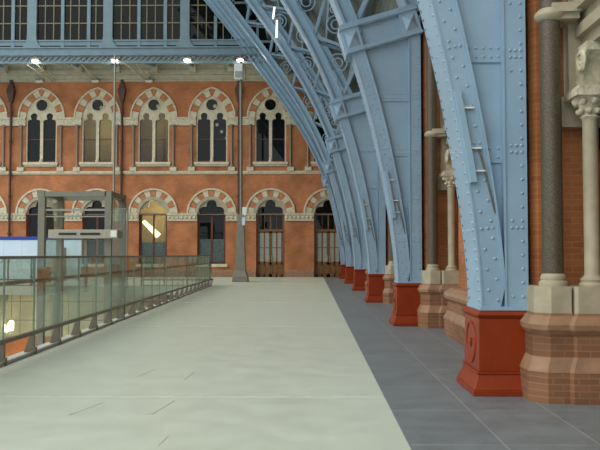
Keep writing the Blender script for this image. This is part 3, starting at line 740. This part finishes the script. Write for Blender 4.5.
# ------------------------------------------------------------------ roof behind the ribs
zr = [7.9 + (25.3 - 7.9) * i / 30 for i in range(31)]
rf = MB().strip([off(z, 2.35) for z in zr], [off(z, 2.45) for z in zr], 2, WY + .3)
S_(rf.build('roof', 'roof'), 'grey boarded roof curving up behind the iron ribs', 'roof')
for n_, z in enumerate((9.2, 11.0, 12.8, 14.6, 16.4, 18.2, 20.0, 22.0)):
    c = off(z, 2.15); b = MB()
    d = SN(z)
    c2 = off(z, 1.6)
    b.bar((c[0], 2, c[1]), (c[0], WY, c[1]), .16, .35, (d[0], 0, d[1]))
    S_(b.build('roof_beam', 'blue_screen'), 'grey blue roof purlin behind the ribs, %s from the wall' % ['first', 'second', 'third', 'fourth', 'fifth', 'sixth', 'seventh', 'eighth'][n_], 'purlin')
def glintbar(px0, pz0, px1, pz1, y, label):  # added emissive bar standing in for a bright glint between the ribs
    o = MB().tube((px0, y, pz0), (px1, y, pz1), .042, 10).build('glint_bar', 'strip', smooth=True); tag(o, label, 'lamp', 'glints up in the ribs, modelled as bars')
glintbar(-1.80, 13.62, -1.87, 13.05, 35.6, 'upper of two glowing bars for white glints up between the ribs')
glintbar(-1.68, 12.98, -1.70, 12.14, 35.6, 'lower of two glowing bars for white glints up between the ribs')

# ------------------------------------------------------------------ glazed end screen
SY = 54.15
G = empty('end_screen', (-15, SY, 15.75), 'grey blue iron and glass screen hanging in the farthest arch above the end wall', 'glazed screen')
PX = [-26.1, -20.53, -14.93, -9.28]
XR = -4.0
top = 25.0
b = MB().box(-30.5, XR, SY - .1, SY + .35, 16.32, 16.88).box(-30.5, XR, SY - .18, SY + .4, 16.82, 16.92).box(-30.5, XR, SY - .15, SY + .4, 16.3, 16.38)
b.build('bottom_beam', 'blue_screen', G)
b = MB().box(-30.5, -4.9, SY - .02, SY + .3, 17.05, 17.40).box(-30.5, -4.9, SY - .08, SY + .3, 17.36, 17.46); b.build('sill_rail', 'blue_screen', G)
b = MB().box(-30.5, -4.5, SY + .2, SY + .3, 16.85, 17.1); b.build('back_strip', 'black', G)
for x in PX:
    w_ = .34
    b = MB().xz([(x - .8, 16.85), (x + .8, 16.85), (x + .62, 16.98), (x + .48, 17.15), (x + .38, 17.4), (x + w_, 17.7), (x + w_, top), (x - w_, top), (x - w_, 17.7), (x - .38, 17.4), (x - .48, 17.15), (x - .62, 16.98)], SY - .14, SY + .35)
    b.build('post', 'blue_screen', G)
bays = [-31.7] + PX + [-3.7]
for a, c in zip(bays, bays[1:]):
    for q in (.40, .745):
        x = a + (c - a) * q
        if x < -30.4: continue
        z1 = top if x < -11.6 else 17.45
        if x > -11.5:
            # stop at the arch soffit
            zz = 17.4
            while SX(zz) - .1 > x and zz < top: zz += .1
            z1 = max(17.6, zz)
        if x > -5.6: z1 = 16.9
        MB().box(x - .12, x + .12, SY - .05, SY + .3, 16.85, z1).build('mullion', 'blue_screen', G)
def inside(x, z): return SX(z) - .05 > x
for a, c in zip(bays, bays[1:]):
    a0, c0 = max(a, -30.5), c
    zt = top
    pts = [(a0, 17.4)]
    zlist = [17.4 + (top - 17.4) * i / 20 for i in range(21)]
    edge = [(min(c0, SX(z) + .1), z) for z in zlist]
    edge = [p for p in edge if p[0] > a0 + .05]
    pts += edge + [(a0, edge[-1][1])]
    MB().xz(pts, SY + .1, SY + .12).build('pane', 'glass_screen', G)
    gb = MB()
    n = 9
    for k in range(n):
        x = a + (c - a) * (k + .5) / n
        if x < -30.4: continue
        zz = 17.4
        while zz < top and SX(zz) > x: zz += .1
        if zz > 17.7: gb.box(x - .035, x + .035, SY + .04, SY + .14, 17.4, zz)
    for z in (18.72, 20.02, 21.32, 22.62, 23.9):
        x1 = min(c0, SX(z))
        if x1 > a0: gb.box(a0, x1, SY + .03, SY + .14, z - .04, z + .04)
    gb.build('glazing_bars', 'buff', G)
# glazed spandrel beyond the end rib
ZB = 16.4
zz = [ZB + (25 - ZB) * i / 24 for i in range(25)]
rt = [off(8 + 17 * i / 60, 2.3) for i in range(61)]
rt = [p for p in rt if p[1] > ZB and p[1] < 25]
MB().xz([(SX(z) + .2, z) for z in zz] + rt[::-1] + [(rt[0][0], ZB)], SY + .42, SY + .44).build('spandrel_pane', 'glass_screen', G)
for z in (16.5, 17.4, 18.9, 20.3, 21.8, 23.3):
    xa = SX(z) + .2; q = z
    while off(q, 2.3)[1] > z and q > 7: q -= .05
    MB().box(xa, off(q, 2.3)[0], SY + .36, SY + .46, z - .08, z + .08).build('spandrel_rail', 'blue_screen', G)
for x in (-9.4, -7.6, -5.8, -4.0, -2.6):
    za = ZB
    while SX(za) > x: za += .05
    zb = 8.0
    while off(zb, 2.3)[0] > x: zb += .05
    MB().box(x - .09, x + .09, SY + .36, SY + .46, za - .1, off(zb, 2.3)[1]).build('spandrel_mullion', 'blue_screen', G)
# lattice girder under the bottom beam
b = MB().box(-30.5, -3.4, SY - .1, SY + .1, 15.72, 15.84).box(-30.5, -3.4, SY - .1, SY + .1, 16.24, 16.34)
x = -30.4
while x < -3.6:
    b.bar((x, SY - .03, 15.8), (x + .5, SY - .03, 16.28), .10, .04); b.bar((x, SY + .03, 16.28), (x + .5, SY + .03, 15.8), .10, .04); x += .42
b.build('lattice_girder', 'blue_screen', G)
for k in range(9):
    x = -26.9 + 2.95 * k
    MB().bar((x, SY, 15.85), (x, WY - 1.3, 16.3), .22, .3, (0, 0, 1)).build('tie', 'blue_screen', G)
for x in (-20.3, -17.0, -12.9):
    MB().tube((x - .8, SY + .2, 15.8), (x, WY - .4, 15.3), .06, 8).tube((x, SY + .2, 15.8), (x + .2, WY - .4, 15.3), .05, 8).build('brace', 'cornice', G)

def spotlight(x, z, y, label, on=True):
    t = empty('spotlight', (x, y, z), label, 'spotlight', 'spotlights under the glazed screen' if on else 'small floodlights under the cornice')
    MB().box(x - .3, x + .3, y - .12, y + .25, z + .13, z + .3).tube((x, y + .1, z + .28), (x, y + .1, z + .45), .05, 8).build('housing', 'steel', t)
    if on: plight('spotlight_glow', (x, y + .5, z - .7), 28, (1, .93, .78), .2)
    if on: MB().lathe([(.16, 0), (.22, .06), (.22, .14)], (x, y, z), 14).build('lens', 'lamp', t, True)
    else: MB().frus((x - .22, x + .22, y - .2, y + .1, z), (x - .28, x + .28, y - .16, y + .2, z + .14)).build('lens', 'white', t)
for x, w_ in ((-20.15, 'leftmost bright spotlight under the glazed screen'), (-14.35, 'bright spotlight under the glazed screen above the slim mast'), (-9.05, 'bright spotlight under the glazed screen left of the tall lamp column'), (-5.2, 'bright spotlight under the glazed screen on top of the tall lamp column')):
    spotlight(x, 15.72, SY - .35, w_)
for x, w_ in ((-21.3, 'leftmost small white floodlight under the cornice'), (-16.9, 'small white floodlight under the cornice left of the slim mast'), (-12.7, 'small white floodlight under the cornice above the lit window')):
    spotlight(x, 15.16, WY - .5, w_, False)

# ------------------------------------------------------------------ tall lamp column
LX, LY = -4.56, 47.9
Lp = empty('lamp_column', (LX, LY, 0), 'tall grey lamp column with a tapered steel base before the end wall', 'lamp column')
MB().frus((LX - .50, LX + .50, LY - .48, LY + .48, 0), (LX - .48, LX + .48, LY - .46, LY + .46, .3)).frus((LX - .48, LX + .48, LY - .46, LY + .46, .3), (LX - .34, LX + .34, LY - .32, LY + .32, .75)).frus((LX - .34, LX + .34, LY - .32, LY + .32, .75), (LX - .19, LX + .19, LY - .18, LY + .18, 4.3)).build('base', 'steel_green', Lp, bevel=.02)
MB().tube((LX + .02, LY, 4.3), (LX - .02, LY, 14.2), .095, 12).build('pole', 'steel_green', Lp, True)
hd = MB().box(LX - .42, LX + .12, LY - .3, LY + .2, 13.0, 14.0).build('lamp_head', 'white', Lp, bevel=.03)
MB().box(LX - .38, LX + .08, LY - .32, LY - .29, 13.08, 13.5).build('lens', 'frost', hd)
MB().tube((LX + .3, LY - .1, 12.6), (LX + .3, LY - .1, 14.0), .03, 6).build('cable', 'steel_dark', Lp)
MB().box(LX + .14, LX + .42, LY - .42, LY - .2, 4.25, 4.75).build('floodlight', 'white', Lp, bevel=.02)
MB().box(LX + .12, LX + .3, LY - .40, LY - .2, 3.6, 4.1).build('junction_box', 'hoarding', Lp)

# slim mast
m_ = MB().tube((-13.3, 50, 0), (-13.3, 50, 15.2), .07, 10).box(-13.45, -13.15, 49.9, 50.1, 0, .04).build('slim_mast', 'steel', smooth=True)
tag(m_, 'slim pale steel mast rising behind the lift frame', 'mast')

# ------------------------------------------------------------------ balustrade along the opening
Bl = empty('glass_balustrade', (bx(20), 20, 0), 'long glass balustrade with steel brackets along the deck opening', 'balustrade', 'balustrades round the opening')
ya, yb = 2.0, VEND - .1
def along(y, dx=0): return bx(y) + dx
def rail(nm, mat, z, dx, r, w=None, h=None, y0=ya, y1=yb):
    b = MB()
    if w: b.bar((along(y0, dx), y0, z), (along(y1, dx), y1, z), w, h, (0, 0, 1))
    else: b.tube((along(y0, dx), y0, z), (along(y1, dx), y1, z), r, 10)
    return b.build(nm, mat, Bl)
rail('top_rail', 'steel_dark', 1.67, 0, .025)
rail('handrail', 'steel_dark', 1.25, -.16, .035)
rail('lower_rail', 'steel_dark', .37, -.0, 0, .07, .06)
rail('curb_strip', 'steel', .03, 0.0, 0, .05, .05)
rail('curb_strip', 'concrete', .01, -.16, 0, .16, .04)
y = ya; k = 0
STEP = 1.37
while y < yb - .2:
    y2 = min(y + STEP, yb)
    b = MB().bar((along(y + .02), y + .02, 1.0), (along(y2 - .02), y2 - .02, 1.0), .018, 1.3, (0, 0, 1)); pn = b.build('glass_pane', 'glass', Bl)
    MB().box(along(y2) - .012, along(y2) + .012, y2 - .02, y2 + .0, .36, 1.65).build('pane_edge', 'glass_edge', pn)
    yc = y + .02
    f = MB()
    X = along(yc)
    f.xz([(X - .19, -.02), (X + .0, -.02), (X + .02, .36), (X - .06, .36)], yc - .02, yc + .02)
    f.box(X - .02, X + .04, yc - .035, yc + .035, .0, .12)
    br = f.build('bracket', 'steel_dark', Bl)
    if k % 2 == 0: MB().bar((along(yc, -.16), yc, 1.25), (along(yc), yc, 1.22), .02, .02, (0, 0, 1)).tube((along(yc, -.03), yc, 1.2), (along(yc, -.03), yc, 1.68), .014, 6).build('handrail_clamp', 'steel_dark', Bl)
    y += STEP; k += 1
f = MB(); X = along(yb); f.xz([(X - .34, -.02), (X + .03, -.02), (X + .14, .42), (X + .02, .42)], yb - .03, yb + .03); f.build('bracket', 'steel', Bl)
# across the far end of the opening
def cross(x0, x1, label):
    B2 = empty('glass_balustrade', ((x0 + x1) / 2, VEND, 0), label, 'balustrade', 'balustrades round the opening')
    Y = VEND + .02
    MB().tube((x0, Y, 1.62), (x1, Y, 1.62), .03, 8).build('top_rail', 'steel_dark', B2)
    MB().box(x0, x1, Y - .03, Y + .03, .3, .38).build('lower_rail', 'steel_dark', B2)
    MB().box(x0, x1, Y - .03, Y + .03, 0, .06).build('curb_strip', 'steel_green', B2)
    n = max(1, round((x1 - x0) / 1.37)); s = (x1 - x0) / n
    for k in range(n + 1):
        x = x0 + s * k
        MB().box(x - .03, x + .03, Y - .05, Y + .03, 0, 1.6).build('post', 'steel_dark', B2)
        if k < n: MB().box(x + .03, x + s - .03, Y - .01, Y + .01, .36, 1.6).build('glass_pane', 'glass', B2)
cross(-9.45, bx(VEND) - .08, 'short glass balustrade across the far end of the opening, right of the lift')
cross(-26.0, -14.3, 'glass balustrade across the far end of the opening, left of the lift before the hoarding')

# ------------------------------------------------------------------ lift frame
FX0, FX1, FY0, FY1 = -14.05, -10.27, 38.2, 41.3
Lf = empty('lift', ((FX0 + FX1) / 2, (FY0 + FY1) / 2, -5.6), 'grey steel framed glass lift tower rising through the opening', 'lift')
for x in (FX0 + .16, FX1 - .18):
    for y in (FY0 + .15, FY1 - .15):
        MB().box(x - .17, x + .17, y - .15, y + .15, -5.6, 5.0).build('post', 'steel_green', Lf)
b = MB().box(FX0 + .3, FX1 - .3, FY0, FY0 + .25, 4.72, 4.98).box(FX0 + .3, FX1 - .3, FY1 - .25, FY1, 4.72, 4.98).box(FX0 + .02, FX0 + .3, FY0 + .3, FY1 - .3, 4.72, 4.98).box(FX1 - .33, FX1 - .03, FY0 + .3, FY1 - .3, 4.72, 4.98)
b.build('top_frame', 'steel_green', Lf)
MB().box(FX0 + .3, FX1 - .3, FY0 + .08, FY0 + .18, 3.98, 4.08).build('cross_rail', 'steel', Lf)
MB().box(FX0 + .3, FX1 - .3, FY0 + .08, FY0 + .18, 3.66, 3.72).build('cross_rail', 'steel', Lf)
hd = MB().box(-13.4, -9.85, FY0 - .35, FY0 + .5, 2.55, 3.0).build('header_box', 'header', Lf, bevel=.03)
for a, c in ((-12.85, -11.95), (-11.75, -10.75)): MB().box(a, c, FY0 - .37, FY0 - .33, 2.72, 2.84).build('slot', 'black', hd)
MB().box(-10.2, -9.9, FY0 - .38, FY0 - .34, 2.62, 2.95).build('lamp_panel', 'white', hd)
MB().box(FX0 + .33, FX1 - .35, FY0 + .1, FY0 + .12, -5.5, 2.5).build('glass_panel', 'glass', Lf)
MB().box(FX0 + .1, FX0 + .12, FY0 + .3, FY1 - .3, -5.5, 4.7).build('glass_panel', 'glass', Lf)
MB().box(FX1 - .12, FX1 - .1, FY0 + .3, FY1 - .3, -5.5, 4.7).build('glass_panel', 'glass', Lf)
b = MB().box(FX1 + .02, -9.5, FY0 + .12, FY0 + .14, .2, 4.05); b.build('wing_panel', 'glass', Lf)
MB().box(FX1, -9.45, FY0 + .08, FY0 + .18, 4.05, 4.12).box(FX1, -9.45, FY0 + .08, FY0 + .18, 2.9, 2.95).box(-9.5, -9.44, FY0 + .08, FY0 + .18, 0, 4.1).build('wing_frame', 'steel_green', Lf)
for x in (-12.9, -11.6): MB().box(x - .07, x + .07, FY0 + .05, FY0 + .18, -.2, 2.5).build('door_post', 'steel_green', Lf)
MB().box(FX0 + .02, FX0 + .7, FY0 - .04, FY0 - .0, .3, 1.1).build('control_panel', 'wood', Lf)

# ------------------------------------------------------------------ hoarding near the end wall
Hd = empty('hoarding', (-20.5, 50.2, 0), 'white blue hoarding with a deep blue top strip at the left', 'hoarding')
MB().box(-27.5, -15.5, 50.15, 50.25, 0, 2.72).build('board', 'hoarding', Hd)
MB().box(-27.5, -15.5, 50.12, 50.28, 2.72, 2.95).build('top_strip', 'hoarding_blue', Hd)
for x in (-26.0, -22, -18): MB().bar((x, 50.3, 0.05), (x, 50.3, 2.6), .08, .08, (0, 1, 0)).build('stud', 'wood', Hd)
cb = empty('cabinet', (-16.4, 49.4, 0), 'slim grey upright steel cabinet standing before the hoarding', 'cabinet')
MB().box(-16.75, -16.3, 49.2, 49.6, 0, 2.2).build('body', 'steel_green', cb, bevel=.02)
MB().box(-16.71, -16.34, 49.18, 49.2, .1, 2.1).build('door', 'steel', cb)

# ------------------------------------------------------------------ lower level seen through the glass
for k, x in enumerate((-18.4, -15.3, -8.6, -6.6)):
    t = empty('undercroft_column', (x, 44.5, -5.6), ['round grey column of the lower level below the left edge of the picture', 'round grey column of the lower level left of the lift', 'round grey column of the lower level right of the lift', 'round grey column of the lower level at the right end of the opening'][k], 'column', 'columns of the lower level')
    MB().lathe([(.34, 0), (.34, .1), (.2, .25), (.19, .3), (.19, 4.5), (.3, 4.7), (.34, 5.08)], (x, 44.5, -5.6), 16).build('shaft', 'steel_green', t, True)
def pend(x, y, z, label, e=90):
    t = empty('pendant_lamp', (x, y, z), label, 'lamp', None)
    MB().lathe([(.1, 0), (.14, .08), (.14, .5), (.08, .6)], (x, y, z), 14).build('shade', 'warm', t, True)
    MB().tube((x, y, z + .6), (x, y, -.5), .02, 6).build('cord', 'black', t)
    plight('pendant_glow', (x, y - .6, z + .2), e, (1, .84, .52), .25)
pend(-17.75, 44.2, -2.75, 'warm pendant lamp low at the left, seen through the balustrade brackets', 110)

# ------------------------------------------------------------------ light, world, camera
w = bpy.data.worlds.new('World'); scn.world = w; w.use_nodes = True
nt = w.node_tree; bg = nt.nodes['Background']
tc = nt.nodes.new('ShaderNodeTexCoord'); sp = nt.nodes.new('ShaderNodeSeparateXYZ'); rp = nt.nodes.new('ShaderNodeValToRGB')
nt.links.new(tc.outputs['Generated'], sp.inputs[0]); nt.links.new(sp.outputs['Z'], rp.inputs['Fac']); nt.links.new(rp.outputs['Color'], bg.inputs['Color'])
e = rp.color_ramp.elements
e[0].position = 0.0; e[0].color = (.46, .52, .55, 1); e[1].position = .7; e[1].color = (.96, 1.03, 1.06, 1)
bg.inputs['Strength'].default_value = 0.85
sun = bpy.data.lights.new('daylight', 'SUN'); sun.energy = 0.65; sun.angle = math.radians(50); sun.color = (1, .93, .80)
so = bpy.data.objects.new('daylight', sun); C.objects.link(so); so.rotation_euler = (math.radians(48), 0, math.radians(-55))

cam = bpy.data.cameras.new('Camera'); cam.sensor_width = 36; cam.lens = 36 * 750 / 600; cam.clip_end = 300
co = bpy.data.objects.new('Camera', cam); C.objects.link(co); co.location = (0, 0, 1.71)
co.rotation_euler = (PI / 2 + math.atan(30 / 750), 0, math.atan(12 / 750))
scn.camera = co
vs = scn.view_settings; vs.view_transform = 'Standard'; vs.look = 'None'; vs.exposure = 1.0; vs.gamma = 1; vs.use_curve_mapping = False
